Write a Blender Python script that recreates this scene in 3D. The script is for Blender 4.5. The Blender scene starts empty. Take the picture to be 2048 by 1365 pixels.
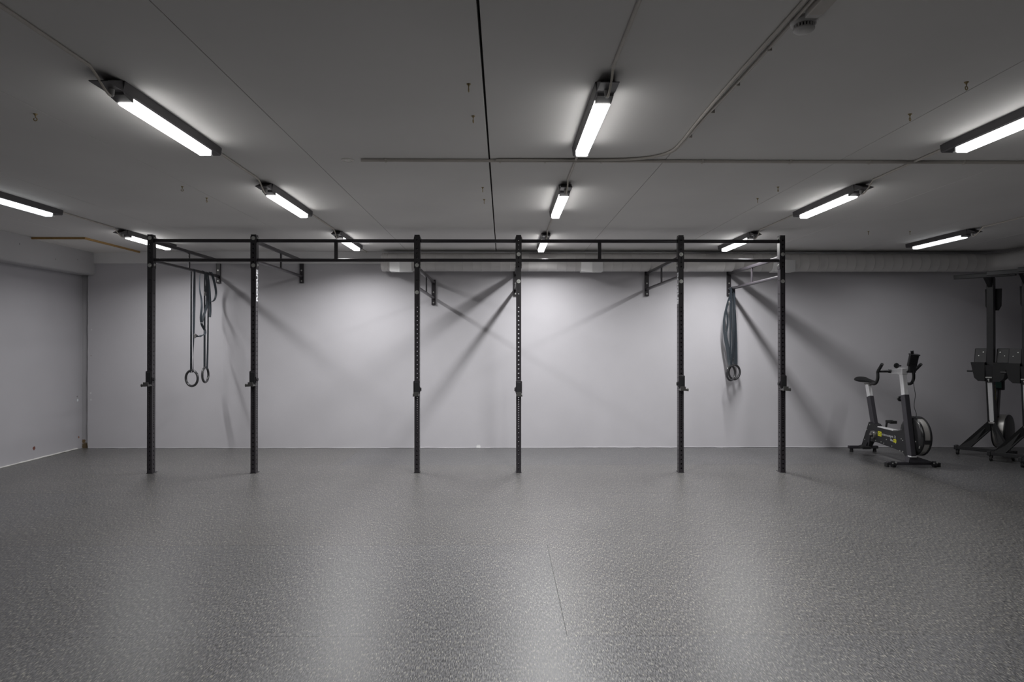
import bpy, bmesh, math, random
from mathutils import Vector, Matrix

C = bpy.context.scene.collection
SC = bpy.context.scene
V = Vector
rnd = random.Random(7)

# ------------------------------------------------------------------ camera
cam_d = bpy.data.cameras.new('camera')
cam = bpy.data.objects.new('camera', cam_d)
C.objects.link(cam)
cam.location = (0, 0, 1.484)
cam.rotation_euler = (math.radians(90.234), 0, math.radians(-0.5))
cam_d.sensor_width = 36.0
cam_d.lens = 1345.0 * 36.0 / 2048.0
cam_d.shift_x = 6.3 / 2048.0
cam_d.clip_start = 0.05
cam_d.clip_end = 60
SC.camera = cam

# ------------------------------------------------------------------ world, exposure
w = bpy.data.worlds.new('world')
SC.world = w
w.use_nodes = True
w.node_tree.nodes['Background'].inputs[0].default_value = (0.5, 0.52, 0.55, 1)
w.node_tree.nodes['Background'].inputs[1].default_value = 0.0
SC.view_settings.view_transform = 'Standard'
SC.view_settings.look = 'None'
SC.view_settings.exposure = 0.28
SC.view_settings.gamma = 1.0
SC.view_settings.use_curve_mapping = False
# watts of each lamp, tuned singly so light falls off to the sides
LAMPS = {'B1': 6, 'B2': 6, 'B3': 23, 'C1': 34, 'C2': 30, 'C3': 23, 'D1': 2.5, 'D2': 6, 'D3': 23, 'A1': 0.4, 'A2': 12, 'E1': 0.4}
SPREAD = 154         # beam of the down-facing strips, degrees
GLOW, GLOW_DIM = 7.5, 1.8   # radiance of the covers themselves

# ------------------------------------------------------------------ room numbers (metres)
XL, XR = -5.985, 7.55
YB, YF = 9.59, -3.2
ZC = 2.795
YR = 7.72            # front face of the rig posts


# ================================================================== materials
def mat(name, col, rough=0.6, metal=0.0, spec=0.5, noise=0.0, nscale=20.0, bump=0.0, bscale=60.0, coat=0.0):
    m = bpy.data.materials.new(name)
    m.use_nodes = True
    nt = m.node_tree
    b = nt.nodes['Principled BSDF']
    b.inputs['Base Color'].default_value = (*col, 1)
    b.inputs['Roughness'].default_value = rough
    b.inputs['Metallic'].default_value = metal
    b.inputs['Specular IOR Level'].default_value = spec
    b.inputs['Coat Weight'].default_value = coat
    geo = nt.nodes.new('ShaderNodeNewGeometry')
    if noise > 0:
        n = nt.nodes.new('ShaderNodeTexNoise')
        n.inputs['Scale'].default_value = nscale
        n.inputs['Detail'].default_value = 5
        nt.links.new(geo.outputs['Position'], n.inputs['Vector'])
        r = nt.nodes.new('ShaderNodeMapRange')
        r.inputs['From Min'].default_value = 0.3
        r.inputs['From Max'].default_value = 0.7
        r.inputs['To Min'].default_value = 1 - noise
        r.inputs['To Max'].default_value = 1 + noise
        nt.links.new(n.outputs['Fac'], r.inputs['Value'])
        mul = nt.nodes.new('ShaderNodeMix')
        mul.data_type = 'RGBA'
        mul.blend_type = 'MULTIPLY'
        mul.inputs[0].default_value = 1
        mul.inputs[6].default_value = (*col, 1)
        nt.links.new(r.outputs[0], mul.inputs[7])
        nt.links.new(mul.outputs[2], b.inputs['Base Color'])
    if bump > 0:
        n2 = nt.nodes.new('ShaderNodeTexNoise')
        n2.inputs['Scale'].default_value = bscale
        n2.inputs['Detail'].default_value = 6
        nt.links.new(geo.outputs['Position'], n2.inputs['Vector'])
        bp = nt.nodes.new('ShaderNodeBump')
        bp.inputs['Strength'].default_value = bump
        bp.inputs['Distance'].default_value = 0.004
        nt.links.new(n2.outputs['Fac'], bp.inputs['Height'])
        nt.links.new(bp.outputs[0], b.inputs['Normal'])
    return m


def emit(name, col, s):
    m = bpy.data.materials.new(name)
    m.use_nodes = True
    b = m.node_tree.nodes['Principled BSDF']
    b.inputs['Base Color'].default_value = (0.8, 0.8, 0.8, 1)
    b.inputs['Emission Color'].default_value = (*col, 1)
    b.inputs['Emission Strength'].default_value = s
    return m


def wall_mat(name, col, spots):
    """Painted plaster; spots = little chips and rust marks that stay where they are: (x, y, z, radius, colour)."""
    m = mat(name, col, 0.75, noise=0.035, nscale=1.3, bump=0.12, bscale=45)
    nt = m.node_tree
    b = nt.nodes['Principled BSDF']
    src = b.inputs['Base Color'].links[0].from_socket
    geo = [n for n in nt.nodes if n.type == 'NEW_GEOMETRY'][0]
    nz = nt.nodes.new('ShaderNodeTexNoise')
    nz.inputs['Scale'].default_value = 60
    nt.links.new(geo.outputs['Position'], nz.inputs['Vector'])
    for (x, y, z, r, c) in spots:
        d = nt.nodes.new('ShaderNodeVectorMath')
        d.operation = 'DISTANCE'
        d.inputs[1].default_value = (x, y, z)
        nt.links.new(geo.outputs['Position'], d.inputs[0])
        ad = nt.nodes.new('ShaderNodeMath')
        ad.operation = 'MULTIPLY_ADD'
        nt.links.new(nz.outputs['Fac'], ad.inputs[0])
        ad.inputs[1].default_value = r * 1.2
        nt.links.new(d.outputs['Value'], ad.inputs[2])
        mr = nt.nodes.new('ShaderNodeMapRange')
        mr.inputs['From Min'].default_value = r * 1.4
        mr.inputs['From Max'].default_value = r * 1.75
        mr.inputs['To Min'].default_value = 1
        mr.inputs['To Max'].default_value = 0
        nt.links.new(ad.outputs[0], mr.inputs['Value'])
        mx = nt.nodes.new('ShaderNodeMix')
        mx.data_type = 'RGBA'
        nt.links.new(mr.outputs[0], mx.inputs[0])
        nt.links.new(src, mx.inputs[6])
        mx.inputs[7].default_value = (*c, 1)
        src = mx.outputs[2]
    nt.links.new(src, b.inputs['Base Color'])
    return m


def floor_mat(name, tint):
    """Black rubber with grey and sand coloured flecks drawn out along the roll."""
    m = bpy.data.materials.new(name)
    m.use_nodes = True
    nt = m.node_tree
    N, Lk = nt.nodes, nt.links
    b = N['Principled BSDF']
    b.inputs['Roughness'].default_value = 0.42
    b.inputs['Specular IOR Level'].default_value = 0.75
    geo = N.new('ShaderNodeNewGeometry')

    def ramp_noise(scale, stretch, lo, hi, seed):
        mp = N.new('ShaderNodeMapping')
        mp.inputs['Scale'].default_value = (1, stretch, 1)
        mp.inputs['Location'].default_value = (seed, seed * 1.7, 0)
        Lk.new(geo.outputs['Position'], mp.inputs['Vector'])
        n = N.new('ShaderNodeTexNoise')
        n.inputs['Scale'].default_value = scale
        n.inputs['Detail'].default_value = 2.0
        n.inputs['Roughness'].default_value = 0.6
        Lk.new(mp.outputs[0], n.inputs['Vector'])
        r = N.new('ShaderNodeMapRange')
        r.inputs['From Min'].default_value = lo
        r.inputs['From Max'].default_value = hi
        Lk.new(n.outputs['Fac'], r.inputs['Value'])
        return r.outputs[0], n

    f1, n1 = ramp_noise(215, 0.16, 0.42, 0.62, 3.1)
    f2, n2 = ramp_noise(175, 0.17, 0.56, 0.70, 11.3)
    big, n3 = ramp_noise(1.1, 1.0, 0.3, 0.7, 5.0)
    base = (0.034 * tint[0], 0.034 * tint[1], 0.036 * tint[2], 1)
    m1 = N.new('ShaderNodeMix'); m1.data_type = 'RGBA'
    Lk.new(f1, m1.inputs[0]); m1.inputs[6].default_value = base
    m1.inputs[7].default_value = (0.158 * tint[0], 0.158 * tint[1], 0.162 * tint[2], 1)
    m2 = N.new('ShaderNodeMix'); m2.data_type = 'RGBA'
    Lk.new(f2, m2.inputs[0]); Lk.new(m1.outputs[2], m2.inputs[6])
    m2.inputs[7].default_value = (0.36 * tint[0], 0.345 * tint[1], 0.29 * tint[2], 1)
    m3 = N.new('ShaderNodeMix'); m3.data_type = 'RGBA'; m3.blend_type = 'MULTIPLY'
    m3.inputs[0].default_value = 1
    Lk.new(m2.outputs[2], m3.inputs[6])
    r3 = N.new('ShaderNodeMapRange')
    r3.inputs['To Min'].default_value = 0.93
    r3.inputs['To Max'].default_value = 1.07
    Lk.new(big, r3.inputs['Value'])
    Lk.new(r3.outputs[0], m3.inputs[7])
    Lk.new(m3.outputs[2], b.inputs['Base Color'])
    rr = N.new('ShaderNodeMapRange')
    rr.inputs['To Min'].default_value = 0.33
    rr.inputs['To Max'].default_value = 0.44
    Lk.new(f1, rr.inputs['Value'])
    Lk.new(rr.outputs[0], b.inputs['Roughness'])
    bp = N.new('ShaderNodeBump')
    bp.inputs['Strength'].default_value = 0.25
    bp.inputs['Distance'].default_value = 0.002
    Lk.new(n1.outputs['Fac'], bp.inputs['Height'])
    Lk.new(bp.outputs[0], b.inputs['Normal'])
    return m


M = {}
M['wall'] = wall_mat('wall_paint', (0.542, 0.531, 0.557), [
    (-5.837, 9.59, 1.683, 0.010, (0.7, 0.7, 0.71)), (-5.843, 9.59, 1.314, 0.008, (0.35, 0.3, 0.3)),
    (-5.848, 9.59, 0.782, 0.014, (0.66, 0.66, 0.67)), (-5.841, 9.59, 0.69, 0.014, (0.64, 0.64, 0.66)),
    (-3.56, 9.59, 0.03, 0.02, (0.3, 0.3, 0.3)), (-0.35, 9.59, 0.012, 0.03, (0.8, 0.8, 0.8))])
M['wall_left'] = wall_mat('wall_left_shaded', (0.42, 0.412, 0.436), [  # same paint as the back wall; shade is put into the darker colour
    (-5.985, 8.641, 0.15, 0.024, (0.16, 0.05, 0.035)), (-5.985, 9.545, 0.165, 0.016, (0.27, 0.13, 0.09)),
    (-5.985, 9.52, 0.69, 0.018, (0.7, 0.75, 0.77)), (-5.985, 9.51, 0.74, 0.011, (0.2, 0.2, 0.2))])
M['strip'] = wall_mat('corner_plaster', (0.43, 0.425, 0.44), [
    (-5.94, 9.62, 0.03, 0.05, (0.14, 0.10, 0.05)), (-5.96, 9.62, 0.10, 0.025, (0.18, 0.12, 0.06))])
M['beam'] = wall_mat('beam_paint', (0.46, 0.455, 0.465), [
    (-5.79, 8.1, 2.68, 0.010, (0.2, 0.2, 0.2)), (-5.79, 9.2, 2.63, 0.008, (0.25, 0.25, 0.25)),
    (-5.79, 8.75, 2.58, 0.008, (0.25, 0.25, 0.25))])
M['ceil'] = mat('ceiling_paint', (0.68, 0.668, 0.655), 0.8, noise=0.04, nscale=1.0, bump=0.05, bscale=30)
M['gap'] = mat('joint_shadow_filler', (0.02, 0.018, 0.016), 0.95)
M['joint'] = mat('joint_filler', (0.20, 0.19, 0.18), 0.9)
M['trim'] = mat('trim_paint', (0.76, 0.755, 0.76), 0.7, noise=0.03, nscale=3)
M['caulk'] = mat('caulk', (0.66, 0.655, 0.63), 0.7, noise=0.12, nscale=9, bump=0.3, bscale=30)
M['black'] = mat('black_powder_coat', (0.030, 0.027, 0.031), 0.30, spec=0.5, noise=0.08, nscale=14, bump=0.03, bscale=300)
M['dark'] = mat('black_plastic', (0.016, 0.016, 0.018), 0.45, noise=0.08, nscale=20)
M['soft'] = mat('black_foam', (0.014, 0.014, 0.015), 0.75)
M['zinc'] = mat('zinc_bolt', (0.62, 0.63, 0.60), 0.33, metal=0.85, noise=0.08, nscale=60)
M['steel'] = mat('worn_steel', (0.33, 0.32, 0.31), 0.38, metal=0.8, noise=0.12, nscale=50)
M['white_paint'] = mat('white_lettering', (0.82, 0.83, 0.85), 0.5)
M['ring'] = mat('grey_ring_plastic', (0.040, 0.040, 0.043), 0.25, coat=0.3)
M['worn'] = mat('worn_black_steel', (0.10, 0.098, 0.095), 0.35, metal=0.4, noise=0.2, nscale=60)
M['strap'] = mat('blue_grey_webbing', (0.030, 0.038, 0.047), 0.55, noise=0.15, nscale=90)
M['housing'] = mat('graphite_housing', (0.062, 0.058, 0.062), 0.5, noise=0.06, nscale=10)
M['lens'] = emit('glowing_diffuser', (1.0, 0.985, 0.97), GLOW)
M['lens_dim'] = emit('glowing_diffuser_dim', (0.93, 0.97, 1.0), GLOW_DIM)  # same cover with a lower emission strength
M['clear'] = mat('clear_end_cap', (0.75, 0.76, 0.76), 0.25)
M['cable'] = mat('white_cable', (0.66, 0.62, 0.55), 0.5)
M['conduit'] = mat('painted_conduit', (0.52, 0.49, 0.455), 0.6, noise=0.05, nscale=10)
M['brass'] = mat('tarnished_brass', (0.30, 0.23, 0.11), 0.5, metal=0.3, noise=0.15, nscale=80)
M['ivory'] = mat('ivory_plastic', (0.55, 0.54, 0.53), 0.5)
M['duct'] = mat('painted_duct', (0.58, 0.565, 0.555), 0.45, noise=0.03, nscale=5)
M['nozzle'] = mat('white_vent_metal', (0.86, 0.86, 0.86), 0.45)
M['board'] = mat('white_board', (0.78, 0.76, 0.73), 0.6, noise=0.02, nscale=3)
M['wood'] = mat('varnished_pine', (0.36, 0.22, 0.075), 0.5, noise=0.15, nscale=18)
M['alu'] = mat('brushed_aluminium', (0.80, 0.80, 0.81), 0.32, metal=0.35, noise=0.03, nscale=30)
M['perf'] = mat('perforated_steel', (0.48, 0.47, 0.45), 0.38, metal=0.6, noise=0.1, nscale=220)
M['frame'] = mat('graphite_frame', (0.040, 0.038, 0.045), 0.38)
M['gloss'] = mat('black_gloss_plastic', (0.012, 0.012, 0.013), 0.22)
M['yellow'] = mat('yellow_print', (0.62, 0.60, 0.02), 0.5)
M['grey_print'] = mat('grey_print', (0.42, 0.43, 0.44), 0.5)
M['green'] = mat('green_lcd_plastic', (0.05, 0.14, 0.11), 0.4)
M['floor'] = mat('screed', (0.03, 0.03, 0.03), 0.9)
FLOORS = [floor_mat('rubber_a', (1.0, 1.0, 1.0)), floor_mat('rubber_b', (1.02, 1.008, 0.985)), floor_mat('rubber_c', (0.985, 0.99, 1.01))]


# ================================================================== mesh helpers
def bm_new():
    return bmesh.new()


def link(name, bm, m, parent=None, smooth=False, off=None):
    me = bpy.data.meshes.new(name)
    if off is not None:
        bmesh.ops.translate(bm, verts=bm.verts, vec=-V(off))
    bmesh.ops.recalc_face_normals(bm, faces=bm.faces)
    bm.to_mesh(me)
    bm.free()
    if smooth:
        for p in me.polygons:
            p.use_smooth = True
        try:
            me.set_sharp_from_angle(angle=math.radians(38))
        except Exception:
            pass
    me.materials.append(m)
    o = bpy.data.objects.new(name, me)
    C.objects.link(o)
    if parent is not None:
        o.parent = parent
    return o


def thing(name, label, cat, loc=(0, 0, 0), rotz=0.0, group=None):
    o = bpy.data.objects.new(name, None)
    C.objects.link(o)
    o.empty_display_size = 0.1
    o.location = loc
    o.rotation_euler = (0, 0, rotz)
    o['label'] = label
    o['category'] = cat
    if group:
        o['group'] = group
    return o


def tag(o, label, cat, group=None):
    o['label'] = label
    o['category'] = cat
    if group:
        o['group'] = group
    return o


def struct(o):
    o['kind'] = 'structure'
    return o


def dup(root, loc=None, rotz=None, label=None, group=None):
    def cp(o, parent):
        c = o.copy()
        C.objects.link(c)
        c.parent = parent
        for k in list(o.children):
            cp(k, c)
        return c
    r = cp(root, None)
    if loc is not None:
        r.location = loc
    if rotz is not None:
        r.rotation_euler = (0, 0, rotz)
    if label:
        r['label'] = label
    if group:
        r['group'] = group
    return r


def box(bm, lo, hi, bev=0.0, mtx=None):
    lo, hi = V(lo), V(hi)
    c, s = (lo + hi) / 2, hi - lo
    t = bmesh.new()
    bmesh.ops.create_cube(t, size=1.0)
    bmesh.ops.scale(t, vec=s, verts=t.verts)
    if bev > 0:
        bmesh.ops.bevel(t, geom=t.edges[:], offset=bev, segments=2, affect='EDGES', profile=0.5)
    bmesh.ops.translate(t, verts=t.verts, vec=c)
    if mtx is not None:
        bmesh.ops.transform(t, matrix=mtx, verts=t.verts)
    join(bm, t)


def join(bm, t):
    me = bpy.data.meshes.new('tmp')
    t.to_mesh(me)
    t.free()
    bm.from_mesh(me)
    bpy.data.meshes.remove(me)


def frame_of(d):
    d = d.normalized()
    a = V((0, 0, 1)) if abs(d.z) < 0.9 else V((1, 0, 0))
    x = d.cross(a).normalized()
    return x, d.cross(x).normalized()


def cyl(bm, p0, p1, r0, r1=None, n=16, cap=True):
    p0, p1 = V(p0), V(p1)
    r1 = r0 if r1 is None else r1
    x, y = frame_of(p1 - p0)
    A, B = [], []
    for i in range(n):
        a = 2 * math.pi * i / n
        d = x * math.cos(a) + y * math.sin(a)
        A.append(bm.verts.new(p0 + d * r0))
        B.append(bm.verts.new(p1 + d * r1))
    for i in range(n):
        bm.faces.new((A[i], A[(i + 1) % n], B[(i + 1) % n], B[i]))
    if cap:
        bm.faces.new(A[::-1])
        bm.faces.new(B)


def smooth_path(pts, sub=6):
    pts = [V(p) for p in pts]
    if len(pts) < 3:
        return pts
    P = [pts[0] * 2 - pts[1]] + pts + [pts[-1] * 2 - pts[-2]]
    out = []
    for i in range(1, len(P) - 2):
        for k in range(sub):
            t = k / sub
            p0, p1, p2, p3 = P[i - 1], P[i], P[i + 1], P[i + 2]
            out.append(0.5 * ((2 * p1) + (p2 - p0) * t + (2 * p0 - 5 * p1 + 4 * p2 - p3) * t * t + (3 * p1 - p0 - 3 * p2 + p3) * t ** 3))
    out.append(pts[-1])
    return out


def tube(bm, pts, r, n=10, closed=False):
    pts = [V(p) for p in pts]
    rings = []
    N = len(pts)
    x = None
    for i, p in enumerate(pts):
        if closed:
            d = pts[(i + 1) % N] - pts[i - 1]
        else:
            d = pts[min(i + 1, N - 1)] - pts[max(i - 1, 0)]
        d.normalize()
        if x is None:
            x, y = frame_of(d)
        else:
            x = (x - d * x.dot(d)).normalized()
            y = d.cross(x).normalized()
        rr = r[i] if isinstance(r, (list, tuple)) else r
        rings.append([bm.verts.new(p + (x * math.cos(2 * math.pi * k / n) + y * math.sin(2 * math.pi * k / n)) * rr) for k in range(n)])
    cnt = N if closed else N - 1
    for i in range(cnt):
        a, b = rings[i], rings[(i + 1) % N]
        for k in range(n):
            bm.faces.new((a[k], a[(k + 1) % n], b[(k + 1) % n], b[k]))
    if not closed:
        bm.faces.new(rings[0][::-1])
        bm.faces.new(rings[-1])


def torus(bm, c, h, R, r, n=40, k=12):
    """Ring standing upright at c; h = horizontal direction lying in its plane."""
    c, h = V(c), V(h).normalized()
    pts = [c + h * (R * math.cos(2 * math.pi * i / n)) + V((0, 0, 1)) * (R * math.sin(2 * math.pi * i / n)) for i in range(n)]
    tube(bm, pts, r, k, closed=True)


def ribbon(bm, pts, width, wdir, thick=0.0022):
    """Flat webbing along pts; wdir = one width direction, or one per point."""
    pts = [V(p) for p in pts]
    N = len(pts)
    rings = []
    for i, p in enumerate(pts):
        d = (pts[min(i + 1, N - 1)] - pts[max(i - 1, 0)]).normalized()
        wv = V(wdir[i]) if isinstance(wdir, list) else V(wdir)
        wv = (wv - d * wv.dot(d)).normalized()
        nv = d.cross(wv).normalized()
        a, b = wv * width / 2, nv * thick / 2
        rings.append([bm.verts.new(p + s) for s in (-a - b, a - b, a + b, -a + b)])
    for i in range(N - 1):
        a, b = rings[i], rings[i + 1]
        for k in range(4):
            bm.faces.new((a[k], a[(k + 1) % 4], b[(k + 1) % 4], b[k]))
    bm.faces.new(rings[0][::-1])
    bm.faces.new(rings[-1])


def prism(bm, poly, axis, a, b):
    """Extrude a 2D polygon along an axis; poly holds the two remaining coordinates in xyz order."""
    def mk(u, v, t):
        return {0: (t, u, v), 1: (u, t, v), 2: (u, v, t)}[axis]
    A = [bm.verts.new(mk(u, v, a)) for u, v in poly]
    B = [bm.verts.new(mk(u, v, b)) for u, v in poly]
    n = len(poly)
    bm.faces.new(A)
    bm.faces.new(B[::-1])
    for i in range(n):
        bm.faces.new((A[i], A[(i + 1) % n], B[(i + 1) % n], B[i]))


def lathe(bm, prof, c, axis, n=48):
    """Revolve (radius, t) pairs about a line through c along axis."""
    c, d = V(c), V(axis).normalized()
    x, y = frame_of(d)
    rings = []
    for r, t in prof:
        rings.append([bm.verts.new(c + d * t + (x * math.cos(2 * math.pi * i / n) + y * math.sin(2 * math.pi * i / n)) * max(r, 1e-4)) for i in range(n)])
    for a, b in zip(rings, rings[1:]):
        for i in range(n):
            bm.faces.new((a[i], a[(i + 1) % n], b[(i + 1) % n], b[i]))
    return rings


def bolt(bm, c, axis, r=0.02, h=0.008):
    """Washer with a domed hexagonal head on it."""
    c, d = V(c), V(axis).normalized()
    cyl(bm, c, c + d * 0.003, r, r, 18)
    cyl(bm, c + d * 0.003, c + d * h, r * 0.68, r * 0.55, 6)
    cyl(bm, c + d * h, c + d * (h + 0.003), r * 0.4, r * 0.3, 12)


def text_bm(s, size, extrude=0.0006, bold=0.0):
    cu = bpy.data.curves.new('t', 'FONT')
    cu.body = s
    cu.size = size
    cu.extrude = extrude
    cu.offset = bold
    cu.align_x = 'CENTER'
    cu.align_y = 'CENTER'
    cu.resolution_u = 3
    ob = bpy.data.objects.new('t', cu)
    C.objects.link(ob)
    dg = bpy.context.evaluated_depsgraph_get()
    dg.update()
    me = bpy.data.meshes.new_from_object(ob.evaluated_get(dg))
    bm = bmesh.new()
    bm.from_mesh(me)
    bpy.data.objects.remove(ob)
    bpy.data.curves.remove(cu)
    bpy.data.meshes.remove(me)
    return bm


def fit(bm, w=None, h=None):
    xs = [v.co.x for v in bm.verts]
    ys = [v.co.y for v in bm.verts]
    cx, cy = (max(xs) + min(xs)) / 2, (max(ys) + min(ys)) / 2
    bmesh.ops.translate(bm, verts=bm.verts, vec=(-cx, -cy, 0))
    sx = w / (max(xs) - min(xs)) if w else 1
    sy = h / (max(ys) - min(ys)) if h else 1
    bmesh.ops.scale(bm, vec=(sx, sy, 1), verts=bm.verts)


def basis(right, up, pos):
    r, u = V(right).normalized(), V(up).normalized()
    n = r.cross(u)
    m = Matrix((r, u, n)).transposed().to_4x4()
    m.translation = V(pos)
    return m


# ================================================================== the room
def slab(name, lo, hi, m, bev=0.0, parent=None):
    bm = bm_new()
    box(bm, lo, hi, bev)
    return link(name, bm, m, parent)


fl = struct(slab('floor', (XL - 0.3, YF - 0.2, -0.15), (XR + 0.3, YB + 0.3, -0.012), M['floor']))
rows = [YF, -1.2, 0.3, 1.85, 3.42, 4.965, 6.70, 8.25, YB + 0.04]
seam_x = [[-1.9, 3.6], [-3.4, 4.1], [-0.8], [], [0.326], [-3.9], [4.7], [-2.0]]
k = 0
for i in range(len(rows) - 1):
    xs = [XL] + seam_x[i] + [XR]
    for a, b in zip(xs, xs[1:]):
        bm = bm_new()
        g, h = 0.0007, 0.0003
        box(bm, (a + g, rows[i] + h, -0.012), (b - g, rows[i + 1] - h, 0.0), 0.0004)
        link('floor_mat', bm, FLOORS[(k + (i % 2)) % 3], fl)
        k += 1

ce = struct(slab('ceiling', (XL - 0.3, YF - 0.2, ZC + 0.05), (XR + 0.3, YB + 0.3, ZC + 0.2), M['gap']))
seams = [XL - 0.2] + [-0.097 + 1.2525 * j for j in range(-4, 7)]
seams = [s for s in seams if s < XR] + [XR + 0.2]
for a, b in zip(seams, seams[1:]):
    ga = 0.006 if abs(a + 0.097) < 0.01 else 0.002
    gb = 0.006 if abs(b + 0.097) < 0.01 else 0.002
    bm = bm_new()
    ch = 0.0015
    prism(bm, [(a + ga, ZC + 0.05), (a + ga, ZC + ch), (a + ga + ch * 1.2, ZC), (b - gb - ch * 1.2, ZC), (b - gb, ZC + ch), (b - gb, ZC + 0.05)], 1, YF - 0.2, YB + 0.1)
    link('ceiling_slab', bm, M['ceil'], ce)
for s in seams[1:-1]:
    if abs(s + 0.097) > 0.01:
        bm = bm_new()
        box(bm, (s - 0.0045, YF - 0.2, ZC + 0.003), (s + 0.0045, YB + 0.1, ZC + 0.03))
        link('joint_filler', bm, M['joint'], ce)

struct(slab('wall_back', (-5.885, YB, -0.15), (XR + 0.3, YB + 0.3, ZC + 0.05), M['wall']))
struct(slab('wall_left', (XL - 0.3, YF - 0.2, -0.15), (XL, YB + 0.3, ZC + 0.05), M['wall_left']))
struct(slab('wall_right', (XR, YF - 0.2, -0.15), (XR + 0.3, YB + 0.3, ZC + 0.05), M['wall']))
struct(slab('wall_front', (XL - 0.3, YF - 0.3, -0.15), (XR + 0.3, YF, ZC + 0.05), M['wall']))
struct(slab('trim_1', (XL, YB - 0.032, 2.622), (XR, YB + 0.01, ZC), M['trim'], 0.004))
# the concrete edge beam along the left wall, with a rounded lower edge
bm = bm_new()
R_ = 0.035
poly = [(XL, ZC)] + [(-5.79, ZC)] + [(-5.79 - R_ + R_ * math.cos(a), 2.455 + R_ + R_ * math.sin(a)) for a in [-math.pi / 2 * t / 6 for t in range(7)]] + [(XL, 2.455)]
prism(bm, poly, 1, YF, YB + 0.0)
struct(link('trim_2', bm, M['beam'], None, smooth=True))
# recessed plaster strip in the corner and the chipped bead at its edge
struct(slab('trim_3', (XL, YB + 0.03, -0.05), (-5.885, YB + 0.2, 2.46), M['strip']))
bm = bm_new()
zs = [0.04 + 0.06 * i for i in range(41)]
tube(bm, [(-5.885 + rnd.uniform(-0.002, 0.002), YB - 0.001 + rnd.uniform(-0.001, 0.002), z) for z in zs], [rnd.uniform(0.0015, 0.006) for _ in zs], 6)
struct(link('trim_4', bm, M['strip'], None, smooth=True))
# lumpy caulk along the foot of the walls
bm = bm_new()
ys = [YF + 0.1 * i for i in range(int((YB - YF) / 0.1) + 1)]
tube(bm, [(XL + 0.004, y, 0.008 + rnd.uniform(-0.002, 0.003)) for y in ys], [rnd.uniform(0.008, 0.015) for _ in ys], 6)
struct(link('baseboard_left', bm, M['caulk'], None, smooth=True))
bm = bm_new()
xs = [-5.88 + 0.12 * i for i in range(int((XR + 5.88) / 0.12))]
tube(bm, [(x, YB - 0.002, 0.005 + rnd.uniform(-0.002, 0.002)) for x in xs], [rnd.uniform(0.002, 0.006) for _ in xs], 6)
struct(link('baseboard_back', bm, M['wall'], None, smooth=True))

# white board with pine edging fixed in the ceiling corner
px0, px1, py0, py1 = -5.79, -5.135, 8.30, YB - 0.032
t = thing('ceiling_panel', 'white access board with a varnished pine edge in the left ceiling corner', 'panel', ((px0 + px1) / 2, (py0 + py1) / 2, 2.77))
bm = bm_new(); box(bm, (px0, py0 + 0.016, 2.773), (px1 - 0.016, py1, ZC)); link('board', bm, M['board'], t, off=t.location)
bm = bm_new(); box(bm, (px0, py0, 2.769), (px1, py0 + 0.016, ZC), 0.002); link('edging', bm, M['wood'], t, off=t.location)
bm = bm_new(); box(bm, (px1 - 0.016, py0 + 0.016, 2.769), (px1, py1, ZC), 0.002); link('edging', bm, M['wood'], t, off=t.location)

# ================================================================== ventilation duct on the back wall
DY, DZ, DR = 9.42, 2.625, 0.126
duct = thing('ventilation_duct', 'painted round spiral duct running under the ceiling along the back wall', 'duct', (2.5, DY, DZ))
prof = []
x = -1.585
while x < 6.66:
    prof += [(DR, x), (DR, x + 0.118), (DR + 0.0022, x + 0.121), (DR + 0.0022, x + 0.126), (DR, x + 0.129)]
    x += 0.13
bm = bm_new(); lathe(bm, prof, (0, DY, DZ), (1, 0, 0), 40); link('duct_tube', bm, M['duct'], duct, True, duct.location)
bm = bm_new()
rg = lathe(bm, [(0.02, -1.69), (DR - 0.004, -1.69), (DR + 0.003, -1.683), (DR + 0.003, -1.66), (DR + 0.007, -1.657), (DR + 0.007, -1.648), (DR + 0.003, -1.645),
                (DR + 0.003, -1.615), (DR + 0.007, -1.612), (DR + 0.007, -1.60), (DR + 0.002, -1.597), (DR + 0.002, -1.575)], (0, DY, DZ), (1, 0, 0), 40)
bm.faces.new(rg[0])
link('end_cap', bm, M['duct'], duct, True, duct.location)
x1 = prof[-1][1]
for xc in (2.55, 4.42):
    bm = bm_new(); lathe(bm, [(DR, xc), (DR + 0.004, xc), (DR + 0.004, xc + 0.05), (DR, xc + 0.05)], (0, DY, DZ), (1, 0, 0), 40)
    link('coupling_band', bm, M['duct'], duct, True, duct.location)
bm = bm_new()
RB = 0.26
pts = [(x1 + RB * math.sin(a), DY - RB + RB * math.cos(a), DZ) for a in [math.pi / 2 * i / 8 for i in range(9)]]
pts += [(x1 + RB, DY - RB - 0.5 * i, DZ) for i in range(1, 18)]
tube(bm, pts, DR, 40)
link('elbow', bm, M['duct'], duct, True, duct.location)
for xn in (-1.42, 1.228, 3.90):
    bm = bm_new()
    x0, xm, x2 = xn - 0.145, xn + 0.0, xn + 0.155
    A = [(x0, 9.45), (x0, 9.285), (xm, 9.235), (x2, 9.285), (x2, 9.45)]
    top, bot = 2.645, [2.487, 2.487, 2.468, 2.487, 2.487]
    T = [bm.verts.new((a, b, top)) for a, b in A]
    B = [bm.verts.new((a, b, z)) for (a, b), z in zip(A, bot)]
    bm.faces.new(T); bm.faces.new(B[::-1])
    for i in range(5):
        bm.faces.new((T[i], T[(i + 1) % 5], B[(i + 1) % 5], B[i]))
    link('vent_nozzle', bm, M['nozzle'], duct, False, duct.location)

# ================================================================== ceiling lights
LENS, NEAR, FAR = 0.94, 0.215, 0.14      # lit length, dark ends of the housing
HB = 2.742                              # underside of the housing


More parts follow.
